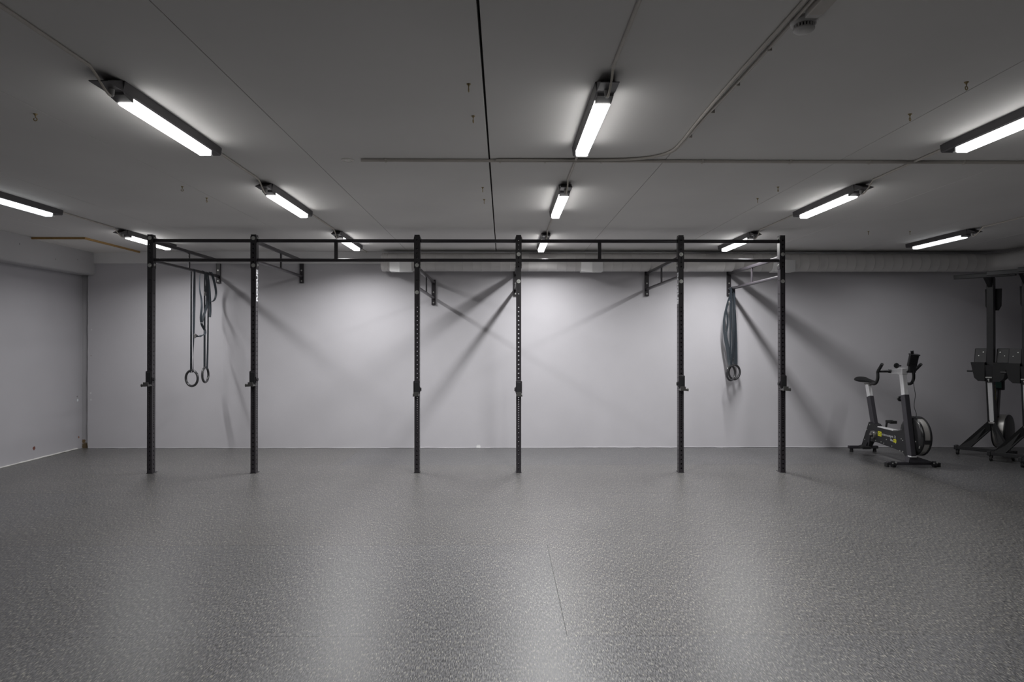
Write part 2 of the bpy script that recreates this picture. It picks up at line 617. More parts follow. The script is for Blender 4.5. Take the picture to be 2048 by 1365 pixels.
def make_light():
    """Local: origin at the ceiling above the near end of the lens, +Y away from the camera, z down from 0."""
    t = thing('ceiling_light', '', 'ceiling light', (0, 0, ZC))
    z0, z1 = 0.0, HB - ZC
    bm = bm_new()
    sec = [(-0.054, z0), (-0.047, z1 + 0.008), (-0.041, z1), (0.041, z1), (0.047, z1 + 0.008), (0.054, z0)]
    prism(bm, sec, 1, -NEAR + 0.13, LENS + FAR - 0.03)
    link('housing', bm, M['housing'], t)
    bm = bm_new()
    q = [(-0.050, z0), (-0.045, z1 + 0.01), (-0.038, z1 + 0.004), (0.038, z1 + 0.004), (0.045, z1 + 0.01), (0.050, z0)]
    prism(bm, q, 1, LENS + FAR - 0.03, LENS + FAR)
    link('end_cap', bm, M['housing'], t)
    bm = bm_new()                        # undercut end where the feed comes in
    prism(bm, [(-NEAR, z1), (-NEAR, z1 + 0.004), (-NEAR + 0.125, z0), (-NEAR + 0.132, z0), (-NEAR + 0.132, z1)], 0, -0.046, 0.046)
    link('end_cap', bm, M['housing'], t)
    bm = bm_new()                        # deeper gear box at the fed end
    prism(bm, [(-0.075, z1), (-0.065, z1 - 0.010), (0.0, z1 - 0.022), (0.018, z1 - 0.022), (0.018, z1)], 0, -0.041, 0.041)
    link('gear_box', bm, M['housing'], t)
    bm = bm_new()
    sec = [(-0.0405, z1 - 0.001), (-0.038, z1 - 0.024), (-0.031, z1 - 0.034), (0.031, z1 - 0.034), (0.038, z1 - 0.024), (0.0405, z1 - 0.001)]
    prism(bm, sec, 1, 0.018, LENS)
    link('diffuser', bm, M['lens'], t)
    bm = bm_new()
    box(bm, (-0.040, LENS, z1 - 0.034), (0.040, LENS + 0.012, z1), 0.002)
    for sx in (-0.030, 0.030):
        box(bm, (sx - 0.006, LENS + 0.01, z1 - 0.030), (sx + 0.006, LENS + 0.035, z1 - 0.020), 0.001)
    link('clip', bm, M['clear'], t)
    bm = bm_new()                        # cable gland on the underside near the fed end
    cyl(bm, (0.002, -0.110, z1), (0.002, -0.110, z1 - 0.030), 0.015, 0.013, 14)
    cyl(bm, (0.002, -0.110, z1 - 0.026), (0.002, -0.110, z1 - 0.036), 0.010, 0.009, 12)
    link('cable_gland', bm, M['ivory'], t, True)
    bm = bm_new()
    tube(bm, smooth_path([(0.002, -0.110, z1 - 0.026), (0.003, -0.128, z1 - 0.034), (0.005, -0.17, z1 - 0.022), (0.006, -NEAR - 0.02, z1 + 0.016), (0.003, -NEAR - 0.075, z0 - 0.007)]), 0.006, 8)
    link('supply_cable', bm, M['cable'], t, True)
    return t


lights = [
    ('B', -1.937, 3.445, 0, 'large black batten light, nearest lamp of the row left of the middle joint'),
    ('B', -1.935, 5.60, 0, 'second batten light from the camera in the row left of the middle joint'),
    ('B', -1.925, 7.93, 0, 'third batten light, seen behind the top rail right of the second rig post'),
    ('C', 0.515, 3.44, 0, 'large batten light on the ceiling just right of centre, nearest of its row'),
    ('C', 0.512, 5.61, 0, 'second batten light of the row just right of centre, beyond the crossing conduit'),
    ('C', 0.508, 8.03, 0, 'small far batten light just right of the fourth rig post, last of its row'),
    ('D', 2.935, 3.33, 0, 'bright batten light cut by the right edge of the photo'),
    ('D', 2.935, 5.59, 0, 'second batten light of the right hand row, above the sixth rig post'),
    ('D', 2.935, 7.93, 0, 'far batten light in front of the duct, between the fifth and sixth rig posts'),
    ('A', -4.37, 5.56, 1, 'dim batten light with bare tube look, cut by the left edge of the photo'),
    ('A', -4.37, 7.86, 0, 'batten light crossed by the leftmost rig post'),
    ('E', 5.345, 7.72, 1, 'dim batten light far right, under the ceiling near the rowing machines'),
]
proto = make_light()
rows_y = {}
for i, (r, x, y, dim, lab) in enumerate(lights):
    o = proto if i == 0 else dup(proto)
    o.location = (x, y, ZC)
    o['label'] = lab
    o['group'] = 'batten lights on the ceiling'
    rows_y.setdefault(r, []).append((x, y))
    for ch in o.children:
        if ch.name.startswith('diffuser'):
            ch.material_slots[0].link = 'OBJECT'
            ch.material_slots[0].material = M['lens_dim' if dim else 'lens']
    la = bpy.data.lights.new('led_strip', 'AREA')
    la.shape = 'RECTANGLE'
    la.size, la.size_y = 0.060, LENS - 0.02
    la.energy = LAMPS['%s%d' % (r, len(rows_y[r]))]
    la.color = (1.0, 0.995, 1.0)
    la.spread = math.radians(SPREAD)
    lo = bpy.data.objects.new('led_strip', la)
    C.objects.link(lo)
    lo.parent = o
    lo.location = (0, LENS / 2, HB - ZC - 0.0355)

cable_label = {'A': 'thin feed conduit on the ceiling along the far left row of lights',
               'B': 'thin feed conduit on the ceiling along the row of lights left of the middle joint',
               'C': 'thin feed conduit on the ceiling along the row of lights just right of centre',
               'D': 'thin feed conduit on the ceiling along the row of lights above the sixth rig post',
               'E': 'thin feed conduit leading to the single dim light far right'}
for r, ls in rows_y.items():
    x = ls[0][0]
    t = thing('feed_conduit', cable_label[r], 'conduit', (x, ls[0][1], ZC), 0, 'feed conduits between the lights')
    prev = 1.0 if r in 'BC' else (3.0 if r != 'E' else 4.0)
    for i, (lx, ly) in enumerate(ls):
        y1 = ly - NEAR - 0.07
        bm = bm_new()
        cyl(bm, (lx + 0.003, prev, ZC - 0.009), (lx + 0.003, y1, ZC - 0.009), 0.009, None, 8)
        link('conduit_run', bm, M['conduit'], t, True, t.location)
        prev = ly + LENS + FAR - 0.005
    if r == 'B':
        bm = bm_new(); cyl(bm, (x, prev, ZC - 0.009), (x, YB - 0.03, ZC - 0.009), 0.007, None, 8)
        link('conduit_run', bm, M['conduit'], t, True, t.location)

# conduit crossing the ceiling, with its clips
t = thing('cross_conduit', 'long thin conduit running sideways across the ceiling past the first lights', 'conduit', (2.5, 4.77, ZC))
bm = bm_new()
cyl(bm, (-1.005, 4.762, ZC - 0.012), (XR, 4.80, ZC - 0.012), 0.011, None, 8)
link('pipe', bm, M['conduit'], t, True, t.location)
for xc in (-0.83, -0.02, 0.3, 0.70, 1.42, 2.05, 2.62, 3.3, 4.1):
    bm = bm_new()
    yc = 4.762 + (xc + 1.005) / 8.55 * 0.038
    box(bm, (xc - 0.007, yc - 0.016, ZC - 0.026), (xc + 0.007, yc + 0.016, ZC), 0.003)
    link('clip', bm, M['conduit'], t, False, t.location)

# cables coming from the smoke detector along the joint and bending left into the cross conduit
t = thing('cable_bundle', 'pair of ceiling cables running from the smoke detector and bending left into the cross conduit', 'cable', (1.15, 3.6, ZC))
for dx, dy, r in ((0.0, 0.0, 0.008), (0.028, 0.022, 0.007)):
    bm = bm_new()
    pts = [(1.142 + dx, 1.4, ZC - 0.01), (1.142 + dx, 2.6, ZC - 0.01), (1.135 + dx * 1.2, 3.3, ZC - 0.01), (1.140 + dx * 0.7, 3.9, ZC - 0.01), (1.150 + dx * 0.5, 4.30, ZC - 0.01),
           (1.135 + dx * 0.5, 4.53 + dy * 0.5, ZC - 0.01), (1.04, 4.665 + dy * 0.6, ZC - 0.01), (0.88, 4.725 + dy * 0.5, ZC - 0.011), (0.60, 4.740 + dy * 0.4, ZC - 0.012), (-0.05, 4.744 + dy * 0.2, ZC - 0.012)]
    tube(bm, smooth_path(pts, 5), r, 8)
    link('cable', bm, M['conduit'], t, True, t.location)
for yc in (2.95, 3.35, 3.75, 4.2):
    bm = bm_new()
    box(bm, (1.165, yc - 0.006, ZC - 0.02), (1.185, yc + 0.006, ZC), 0.002)
    link('clip', bm, M['conduit'], t, False, t.location)
t = thing('cable_duct', 'pale plastic cable duct on the ceiling, ending at the smoke detector', 'cable duct', (1.215, 2.0, ZC))
bm = bm_new(); box(bm, (1.185, 1.2, ZC - 0.032), (1.245, 2.60, ZC), 0.004); link('cover', bm, M['conduit'], t, False, t.location)
bm = bm_new(); box(bm, (1.190, 2.60, ZC - 0.028), (1.240, 2.635, ZC), 0.003); link('end_piece', bm, M['ivory'], t, False, t.location)

# smoke detector
t = thing('smoke_detector', 'white smoke detector with dark slots on the ceiling at the top right', 'smoke detector', (1.215, 2.70, ZC))
bm = bm_new()
rg = lathe(bm, [(0.052, 0), (0.054, -0.012), (0.048, -0.022), (0.044, -0.024)], (0, 0, 0), (0, 0, 1), 32)
bm.faces.new(rg[-1])
link('base', bm, M['ivory'], t, True)
bm = bm_new(); cyl(bm, (0, 0, -0.022), (0, 0, -0.040), 0.034, None, 28); link('sensor_core', bm, M['dark'], t, True)
for i in range(20):
    a = 2 * math.pi * i / 20
    bm = bm_new()
    box(bm, (-0.003, 0.033, -0.041), (0.003, 0.040, -0.022), 0, Matrix.Rotation(a, 4, 'Z'))
    link('slot_bar', bm, M['ivory'], t)
bm = bm_new()
rg = lathe(bm, [(0.042, -0.039), (0.041, -0.044), (0.034, -0.050), (0.02, -0.054), (0.004, -0.055)], (0, 0, 0), (0, 0, 1), 32)
bm.faces.new(rg[0][::-1]); bm.faces.new(rg[-1])
link('dome', bm, M['ivory'], t, True)

# blank cover plate
t = thing('cover_plate', 'small round pale cover on the ceiling left of the cross conduit end', 'cover plate', (-1.108, 4.795, ZC))
bm = bm_new()
rg = lathe(bm, [(0.044, 0), (0.044, -0.004), (0.036, -0.008), (0.033, -0.005), (0.006, -0.006)], (0, 0, 0), (0, 0, 1), 28)
bm.faces.new(rg[-1])
link('plate', bm, M['board'], t, True)
for sx in (-0.02, 0.02):
    bm = bm_new(); cyl(bm, (sx, 0, -0.005), (sx, 0, -0.008), 0.004, None, 8); link('screw', bm, M['zinc'], t)

# screw hooks in the ceiling
hook = thing('screw_hook', '', 'hook', (0, 0, ZC))
bm = bm_new(); cyl(bm, (0, 0, 0), (0, 0, -0.004), 0.011, 0.010, 12); cyl(bm, (0, 0, -0.004), (0, 0, -0.012), 0.006, 0.004, 8); link('collar', bm, M['brass'], hook, True)
bm = bm_new()
pts = [(0, 0, -0.010), (0, 0, -0.022)] + [(0.009 * math.sin(a), 0, -0.031 + 0.009 * math.cos(a)) for a in [0.2 + 5.3 * i / 12 for i in range(13)]]
tube(bm, pts, 0.0026, 6); link('eye', bm, M['brass'], hook, True)
hk = [(-2.665, 3.851, 0.1, 'brass screw hook on the ceiling left of the large left light, nearest in its line'),
      (-2.670, 5.616, 0.2, 'brass screw hook below the large left light, nearer of the close pair'),
      (-2.660, 6.057, 1.5, 'brass screw hook below the large left light, farther of the close pair'),
      (-0.173, 3.387, 1.5, 'brass screw hook beside the dark middle joint, nearest of four'),
      (-0.171, 3.863, 1.4, 'brass screw hook beside the dark middle joint, second of four'),
      (-0.170, 5.630, 1.5, 'brass screw hook beside the dark middle joint, third of four, past the cross conduit'),
      (-0.171, 6.098, 1.6, 'brass screw hook beside the dark middle joint, farthest of four'),
      (2.297, 5.591, 0.9, 'brass screw hook left of the second light of the right row, nearer of its pair'),
      (2.294, 6.035, 1.2, 'brass screw hook left of the second light of the right row, farther of its pair'),
      (2.320, 3.808, 0.6, 'brass screw hook at the upper right, farther of the two above the cut off light'),
      (2.319, 3.340, 0.4, 'brass screw hook at the upper right, nearer of the two above the cut off light'),
      (4.259, 7.795, 1.0, 'tiny screw hook above the duct, nearer the sixth rig post'),
      (4.743, 7.791, 1.0, 'tiny screw hook above the duct, nearer the dim far right light')]
for i, (x, y, rz, lab) in enumerate(hk):
    o = hook if i == 0 else dup(hook)
    o.location = (x, y, ZC)
    o.rotation_euler = (0, 0, rz)
    o['label'] = lab
    o['group'] = 'screw hooks in the ceiling'

# ================================================================== the pull-up rig
PX = [-4.038, -2.858, -0.987, 0.180, 2.051, 3.225]
HW, HD, HT = 0.0285, 0.076, 2.732       # half width, depth, height of a post
rig = thing('pull_up_rig', 'black steel wall-braced pull-up rig on six drilled posts in front of the back wall', 'pull-up rig', (-0.4, YR, 0))
OFF = rig.location
hz = [2.676, 2.625, 2.574, 2.523, 2.472, 2.421, 2.370, 2.214, 2.060, 1.905]
z = 1.905 - 0.0508
while z > 1.03:
    hz.append(z); z -= 0.0508
while z > 0.50:
    hz.append(z); z -= 0.0254
z -= 0.0254
while z > 0.03:
    hz.append(z); z -= 0.0508
hz.sort()


def drilled_face(bm, o, du, half, dn, holes, r=0.0088, c=0.0125, lip=0.005):
    """One drilled side of a post: o = centre line at z 0, du = sideways unit, dn = outward unit."""
    o, du, dn = V(o), V(du), V(dn)

    def vx(u, z, d=0.0):
        return bm.verts.new(o + du * u + V((0, 0, z)) - dn * d)

    def quad(u0, u1, z0, z1):
        bm.faces.new((vx(u0, z0), vx(u1, z0), vx(u1, z1), vx(u0, z1)))
    quad(-half, -c, 0, HT)
    quad(c, half, 0, HT)
    zp = 0.0
    for h in holes:
        z0, z1 = h - 0.0126, h + 0.0126
        if z0 > zp + 1e-5:
            quad(-c, c, zp, z0)
        sq = [(c, 0), (c, 0.0126), (0, 0.0126), (-c, 0.0126), (-c, 0), (-c, -0.0126), (0, -0.0126), (c, -0.0126)]
        S = [vx(u, h + w_) for u, w_ in sq]
        O = [vx(r * math.cos(math.pi / 4 * i), h + r * math.sin(math.pi / 4 * i)) for i in range(8)]
        I = [vx(r * math.cos(math.pi / 4 * i), h + r * math.sin(math.pi / 4 * i), lip) for i in range(8)]
        for i in range(8):
            j = (i + 1) % 8
            bm.faces.new((S[i], S[j], O[j], O[i]))
            bm.faces.new((O[i], O[j], I[j], I[i]))
        zp = z1
    quad(-c, c, zp, HT)


def post_bm():
    bm = bm_new()
    drilled_face(bm, (0, 0, 0), (1, 0, 0), HW, (0, -1, 0), hz)
    drilled_face(bm, (0, HD, 0), (-1, 0, 0), HW, (0, 1, 0), hz)
    drilled_face(bm, (HW, HD / 2, 0), (0, 1, 0), HD / 2, (1, 0, 0), hz)
    drilled_face(bm, (-HW, HD / 2, 0), (0, -1, 0), HD / 2, (-1, 0, 0), hz)
    return bm


posts = []
for i, x in enumerate(PX):
    if i == 0:
        p = link('post', post_bm(), M['black'], rig)
        me = p.data
    else:
        p = bpy.data.objects.new('post', me)
        C.objects.link(p)
        p.parent = rig
    p.location = (x - OFF[0], 0, 0)
    posts.append(p)
    bm = bm_new(); box(bm, (-HW - 0.001, -0.001, HT - 0.006), (HW + 0.001, HD + 0.001, HT + 0.004), 0.002); link('post_cap', bm, M['dark'], p)
    bm = bm_new(); box(bm, (-HW - 0.006, -0.001, 0), (HW + 0.006, HD + 0.035, 0.006), 0.001); link('foot_plate', bm, M['black'], p)


def crossmember(name, a, b, side, T, plates=True, strut=True, strut_w=0.038, bolts=(1, 1)):
    """Double bar ladder between two points in plan; side = unit sideways, T = top level of its end plates."""
    a, b, side = V(a), V(b), V(side)
    d = (b - a).normalized()
    t = bpy.data.objects.new(name, None)
    C.objects.link(t)
    t.parent = rig
    up = V((0, 0, 1))
    zu, zl = T - 0.036, T - 0.258
    # upper square bar
    bm = bm_new()
    L = (b - a).length
    mt = basis(d, side, a)
    box(bm, (0, -0.019, -0.019), (L, 0.019, 0.019), 0.004, Matrix.Translation((0, 0, 0)) @ mt @ Matrix.Identity(4))
    bmesh.ops.translate(bm, verts=bm.verts, vec=(0, 0, zu))
    link('upper_bar', bm, M['black'], t, True, OFF)
    bm = bm_new()
    cyl(bm, a + up * zl, b + up * zl, 0.0195, None, 20)
    link('lower_bar', bm, M['black'], t, True, OFF)
    if strut:
        bm = bm_new()
        m_ = (a + b) / 2
        box(bm, (L / 2 - strut_w / 2, -0.008, zl), (L / 2 + strut_w / 2, 0.008, zu), 0.002, basis(d, side, a) if abs(d.cross(side).z - 1) < 1e-3 else None)
        link('strut', bm, M['black'], t, False, OFF)
    return t, d, side, a, b


def end_plate(t, p, n, side, T, w=0.072, th=0.006, drop=0.355):
    """Upright bolting plate at p, facing n."""
    p, n, side = V(p), V(n), V(side)
    bm = bm_new()
    q = [p + side * s + n * e for s, e in ((-w / 2, 0), (w / 2, 0), (w / 2, th), (-w / 2, th))]
    lo, hi = T - drop, T + 0.012
    A = [bm.verts.new(v + V((0, 0, lo))) for v in q]
    B = [bm.verts.new(v + V((0, 0, hi))) for v in q]
    bm.faces.new(A[::-1]); bm.faces.new(B)
    for i in range(4):
        bm.faces.new((A[i], A[(i + 1) % 4], B[(i + 1) % 4], B[i]))
    link('end_plate', bm, M['black'], t, False, OFF)


# five ladders between the posts; the two long ones carry a middle strut
TL = 2.705
yc = YR + HD / 2
for i in range(5):
    a = (PX[i] + HW + 0.006, yc, 0)
    b = (PX[i + 1] - HW - 0.006, yc, 0)
    long_ = (PX[i + 1] - PX[i]) > 1.5
    t, d, s, a, b = crossmember('crossmember', a, b, (0, 1, 0), TL, strut=long_, strut_w=0.041)
    end_plate(t, a - d * 0.006, d, s, TL)
    end_plate(t, b + d * 0.006, -d, s, TL)
    bm = bm_new()
    for z in (TL - 0.01, TL - 0.315):
        bolt(bm, a + V((0, 0, z)), d, 0.016)
        bolt(bm, b + V((0, 0, z)), -d, 0.016)
    link('bolt', bm, M['zinc'], t, True, OFF)

# six braces from the posts back to the wall plates
TB = [2.70, 2.70, 2.392, 2.52, 2.52, 2.522]
for i, x in enumerate(PX):
    T = TB[i]
    a = (x, YR + HD + 0.006, 0)
    b = (x, YB - 0.03, 0)
    t, d, s, a, b = crossmember('wall_brace', a, b, (-1, 0, 0), T, strut=True, strut_w=0.038)
    end_plate(t, a - d * 0.006, d, s, T, 0.054)
    bm = bm_new()
    box(bm, (x - 0.029, YB - 0.03, T - 0.355), (x + 0.029, YB, T + 0.002), 0.003)
    link('wall_plate', bm, M['black'], t, False, OFF)
    bm = bm_new()
    for z in (T - 0.175, T - 0.325):
        bolt(bm, (x, YB - 0.03, z), (0, -1, 0), 0.011)
    link('wall_bolt', bm, M['zinc'], t, True, OFF)
    for z in (T - 0.006, T - 0.318):
        bm = bm_new()
        bolt(bm, (0, 0, z), (0, -1, 0), 0.0225, 0.010)
        link('post_bolt', bm, M['zinc'], posts[i], True)

# lettering on the sides of the second and fifth posts
bm = text_bm('ROGUE', 0.1, 0.0004, 0.004)
fit(bm, 0.365, 0.058)
bmesh.ops.transform(bm, matrix=basis((0, 0, 1), (0, -1, 0), (HW + 0.0008, HD / 2, 2.155)), verts=bm.verts)
link('lettering', bm, M['white_paint'], posts[1])
bm = text_bm('ROGUE', 0.1, 0.0004, 0.004)
fit(bm, 0.365, 0.058)
bmesh.ops.transform(bm, matrix=basis((0, 0, -1), (0, -1, 0), (-HW - 0.0008, HD / 2, 2.125)), verts=bm.verts)
link('lettering', bm, M['white_paint'], posts[4])

# ------------------------------------------------------------------ J-cups hooked onto the posts
def make_jcup(s, peg):
    """Local: origin at the post's front face centre, bottom of the cup. s = side of the peg (-1 left, +1 right)."""
    t = thing('j_cup', '', 'j-cup')
    bm = bm_new()
    box(bm, (-HW - 0.004, -0.012, 0.0), (HW + 0.004, 0.0, 0.155), 0.003)
    link('back_plate', bm, M['black'], t)
    for sx in (-1, 1):
        bm = bm_new()
        x0, x1 = sorted((sx * (HW + 0.001), sx * (HW + 0.010)))
        if sx == s:
            prism(bm, [(-0.012, 0.0), (0.045, 0.03), (0.045, 0.10), (-0.012, 0.15)], 0, x0, x1)
        else:
            prism(bm, [(-0.012, 0.02), (0.05, 0.035), (0.05, 0.075), (-0.012, 0.085)], 0, x0, x1)
        link('side_plate', bm, M['black'], t)
    bm = bm_new()
    box(bm, (-HW, -0.085, -0.018), (HW, 0.0, 0.0), 0.003)
    prism(bm, [(-0.085, -0.018), (-0.073, -0.018), (-0.078, 0.03), (-0.088, 0.03)], 0, -HW, HW)
    link('lip', bm, M['worn'], t)
    bm = bm_new()
    box(bm, (-HW + 0.002, -0.072, 0.0), (HW - 0.002, -0.012, 0.010), 0.003)
    box(bm, (-HW + 0.004, -0.022, 0.012), (HW - 0.004, -0.012, 0.140), 0.003)
    link('liner', bm, M['dark'], t)
    bm = bm_new()
    cyl(bm, (s * HW, -0.03, -0.008), (s * (HW + peg), -0.03, -0.008), 0.016, None, 14)
    cyl(bm, (s * (HW + peg), -0.03, -0.008), (s * (HW + peg + 0.006), -0.03, -0.008), 0.019, None, 14)
    link('peg', bm, M['worn'], t, True)
    bm = bm_new()
    cyl(bm, (-s * (HW + 0.010), 0.02, 0.055), (-s * (HW + 0.020), 0.02, 0.055), 0.02, None, 14)
    link('pin_head', bm, M['dark'], t, True)
    return t


jl = make_jcup(-1, 0.042)
jr = make_jcup(1, 0.038)
jls = make_jcup(-1, 0.006)
jrs = make_jcup(1, 0.006)
jc = [(jl, 0, 1.018, 'black j-cup with a peg to the left on the leftmost rig post'),
      (None, 1, 1.018, 'black j-cup with a peg to the left on the second rig post from the left'),
      (jls, 2, 0.905, 'black j-cup without a peg on the third rig post from the left'),
      (jrs, 3, 0.904, 'black j-cup without a peg on the fourth rig post from the left'),
      (jr, 4, 0.966, 'black j-cup with a peg to the right on the fifth rig post from the left'),
      (None, 5, 0.966, 'black j-cup with a peg to the right on the rightmost rig post')]
for src, i, z, lab in jc:
    o = src if src else dup(jl if i == 1 else jr)
    o.location = (PX[i], YR, z)
    o['label'] = lab
    o['group'] = 'j-cups on the rig posts'

# ================================================================== gymnastic rings on straps
def ring_thing(label, c, ang, strands, extra, buckle, group='gymnastic rings hanging from the rig'):
    t = thing('gymnastic_ring', label, 'gymnastic ring', c, 0, group)
    h = (math.cos(math.radians(ang)), math.sin(math.radians(ang)), 0)
    bm = bm_new(); torus(bm, c, h, 0.1015, 0.0155); link('ring', bm, M['ring'], t, True, c)
    for pts, wd, wdir in strands:
        bm = bm_new(); ribbon(bm, pts, wd, wdir); link('strap', bm, M['strap'], t, False, c)
    for pts, wd, wdir in extra:
        bm = bm_new(); ribbon(bm, pts, wd, wdir); link('strap_tail', bm, M['strap'], t, False, c)
    if buckle:
        bm = bm_new()
        b = V(buckle)
        box(bm, b - V((0.006, 0.022, 0.028)), b + V((0.006, 0.022, 0.028)), 0.003)
        cyl(bm, b + V((0.008, -0.022, 0.01)), b + V((0.008, 0.022, 0.01)), 0.006, None, 10)
        link('buckle', bm, M['steel'], t, True, c)
    return t


def twist(n, base, spin):
    return [(math.sin(math.radians(base + spin * i / (n - 1))), math.cos(math.radians(base + spin * i / (n - 1))), 0) for i in range(n)]


BX = PX[0]
zb = 2.70 - 0.258
# left ring: strap over the brace bar
y0 = 8.79
c0 = (BX - 0.012, y0, 1.035)
n = 24
L1 = [(BX - 0.022, y0, zb - (zb - 1.125) * i / (n - 1)) for i in range(n)]
L2 = [(BX + 0.022 - 0.006 * math.sin(math.pi * i / (n - 1)) - 0.02 * (i / (n - 1)) ** 3, y0, zb - (zb - 1.125) * i / (n - 1)) for i in range(n)]
over = [(BX + 0.0215 * math.cos(a), y0, zb + 0.0215 * math.sin(a)) for a in [math.pi * i / 8 for i in range(9)]]
loop = [(BX - 0.030 + 0.018 * math.cos(a) + 0.012, y0, 1.122 - 0.014 * math.sin(a)) for a in [math.pi * i / 6 for i in range(7)]]
tail = smooth_path([(BX + 0.025, 8.80, 1.600), (BX + 0.03, 8.88, 1.575), (BX + 0.035, 8.97, 1.595), (BX + 0.03, 9.07, 1.612), (BX + 0.01, 9.125, 1.66), (BX - 0.01, 9.077, 1.739), (BX - 0.01, 9.046, 1.832),
                    (BX + 0.01, 9.025, 1.972), (BX + 0.0, 9.035, 2.087), (BX - 0.01, 9.01, 2.205), (BX - 0.02, 9.03, 2.34), (BX - 0.022, 9.06, zb), (BX, 9.07, zb + 0.024), (BX + 0.022, 9.08, zb),
                    (BX + 0.03, 9.12, 2.30), (BX + 0.02, 9.09, 2.16)], 4)
ring_thing('gymnastic ring facing the camera on a long strap, hanging by the leftmost rig post', c0, 158,
           [(L1, 0.032, twist(n, 0, 20)), (L2, 0.032, twist(n, 10, 170)), (over, 0.032, (0, 1, 0)), (loop, 0.030, (0, 1, 0))],
           [(tail, 0.030, twist(len(tail), 10, 190))], (BX + 0.025, y0 + 0.005, 1.585))
y1 = 9.185
c1 = (BX - 0.010, y1, 1.062)
K1 = [(BX - 0.022, y1, zb - (zb - 1.15) * i / (n - 1)) for i in range(n)]
K2 = [(BX + 0.022 - 0.014 * (i / (n - 1)) ** 4, y1 + 0.01, zb - (zb - 1.15) * i / (n - 1)) for i in range(n)]
over = [(BX + 0.0215 * math.cos(a), y1, zb + 0.0215 * math.sin(a)) for a in [math.pi * i / 8 for i in range(9)]]
loop = [(BX - 0.010 + 0.022 * math.cos(a), y1, 1.150 - 0.014 * math.sin(a)) for a in [math.pi * i / 6 for i in range(7)]]
ta = smooth_path([(BX - 0.022, 9.30, zb), (BX + 0.0, 9.305, zb + 0.023), (BX + 0.022, 9.315, zb), (BX + 0.025, 9.40, 2.307), (BX + 0.02, 9.45, 2.185), (BX + 0.01, 9.41, 2.091), (BX, 9.29, 2.055), (BX - 0.01, 9.22, 2.07)], 5)
tb = smooth_path([(BX - 0.022, 9.27, zb), (BX - 0.015, 9.30, 2.30), (BX - 0.012, 9.32, 2.16), (BX - 0.01, 9.335, 1.95), (BX - 0.01, 9.32, 1.85)], 5)
tc = smooth_path([(BX + 0.024, 9.13, zb), (BX + 0.026, 9.15, 2.20), (BX + 0.02, 9.16, 2.02), (BX + 0.0, 9.10, 1.85), (BX - 0.01, 9.06, 1.76)], 5)
ring_thing('gymnastic ring turned almost edge-on, hanging behind the first near the leftmost post', c1, 92,
           [(K1, 0.030, twist(n, 5, 30)), (K2, 0.030, twist(n, 0, 25)), (over, 0.030, (0, 1, 0)), (loop, 0.028, (0, 1, 0))],
           [(ta, 0.032, twist(len(ta), 60, 60)), (tb, 0.032, twist(len(tb), 40, 30)), (tc, 0.032, twist(len(tc), 20, 60))], (BX + 0.02, 9.10, 2.16))

# right pair: straps bunched at the wall end of the rightmost brace
BX = PX[5]
zb = 2.522 - 0.258
c2 = (3.180, 9.36, 1.075)
c3 = (3.252, 9.43, 1.085)


def strand(p, q, bow, yb, n=14):
    p, q = V(p), V(q)
    return [p.lerp(q, i / (n - 1)) + V((bow * math.sin(math.pi * i / (n - 1)), yb * math.sin(math.pi * i / (n - 1)), 0)) for i in range(n)]


def tw(n, b, s):
    return twist(n, b, s)


bulge = smooth_path([(3.203, 9.42, zb), (3.188, 9.41, 2.16), (3.158, 9.40, 2.08), (3.132, 9.40, 1.98), (3.108, 9.40, 1.87), (3.097, 9.40, 1.74), (3.108, 9.40, 1.58), (3.140, 9.39, 1.40), (3.156, 9.38, 1.25), (3.170, 9.36, 1.165)], 4)
inner = smooth_path([(3.203, 9.43, zb), (3.170, 9.42, 2.10), (3.140, 9.42, 1.97), (3.152, 9.42, 1.86), (3.156, 9.42, 1.74), (3.136, 9.42, 1.61), (3.162, 9.41, 1.46), (3.176, 9.38, 1.25)], 4)
st2 = [(bulge, 0.032, tw(len(bulge), 60, 60)), (inner, 0.026, tw(len(inner), 30, 100)),
       (strand((3.204, 9.40, zb), (3.186, 9.36, 1.165), -0.014, 0.0), 0.030, tw(14, 70, 10)),
       (strand((3.243, 9.40, zb), (3.188, 9.36, 1.165), 0.020, -0.01), 0.027, tw(14, 80, -20)),
       ([(BX + 0.0215 * math.cos(a), 9.41, zb + 0.0215 * math.sin(a)) for a in [math.pi * i / 8 for i in range(9)]], 0.05, (0, 1, 0))]
ring_thing('left one of the two overlapping gymnastic rings on bunched straps near the rightmost post', c2, 38, st2, [], (3.165, 9.395, 2.05))
st3 = [(strand((3.243, 9.46, zb), (3.284, 9.43, 1.175), 0.016, 0.0), 0.030, tw(14, 75, 10)),
       (strand((3.205, 9.46, zb), (3.250, 9.43, 1.175), 0.012, 0.01), 0.024, tw(14, 60, 50)),
       (strand((3.247, 9.48, zb), (3.262, 9.43, 1.175), 0.018, 0.005), 0.026, tw(14, 100, -30)),
       ([(BX + 0.0215 * math.cos(a), 9.47, zb + 0.0215 * math.sin(a)) for a in [math.pi * i / 8 for i in range(9)]], 0.05, (0, 1, 0))]
ring_thing('right one of the two overlapping gymnastic rings on bunched straps near the rightmost post', c3, 24, st3,
           [(strand((3.207, 9.45, zb), (3.238, 9.45, 1.33), 0.018, 0.0), 0.024, tw(14, 95, 25))], (3.222, 9.43, 1.27))

# ================================================================== exercise bike
bk = thing('exercise_bike', 'black and silver air-wheel exercise bike with drop handlebars facing the camera', 'exercise bike', (4.94, 8.55, 0))
BO = bk.location


def bpart(name, bm, m, parent=None, smooth=False):
    return link(name, bm, m, parent or bk, smooth, BO)


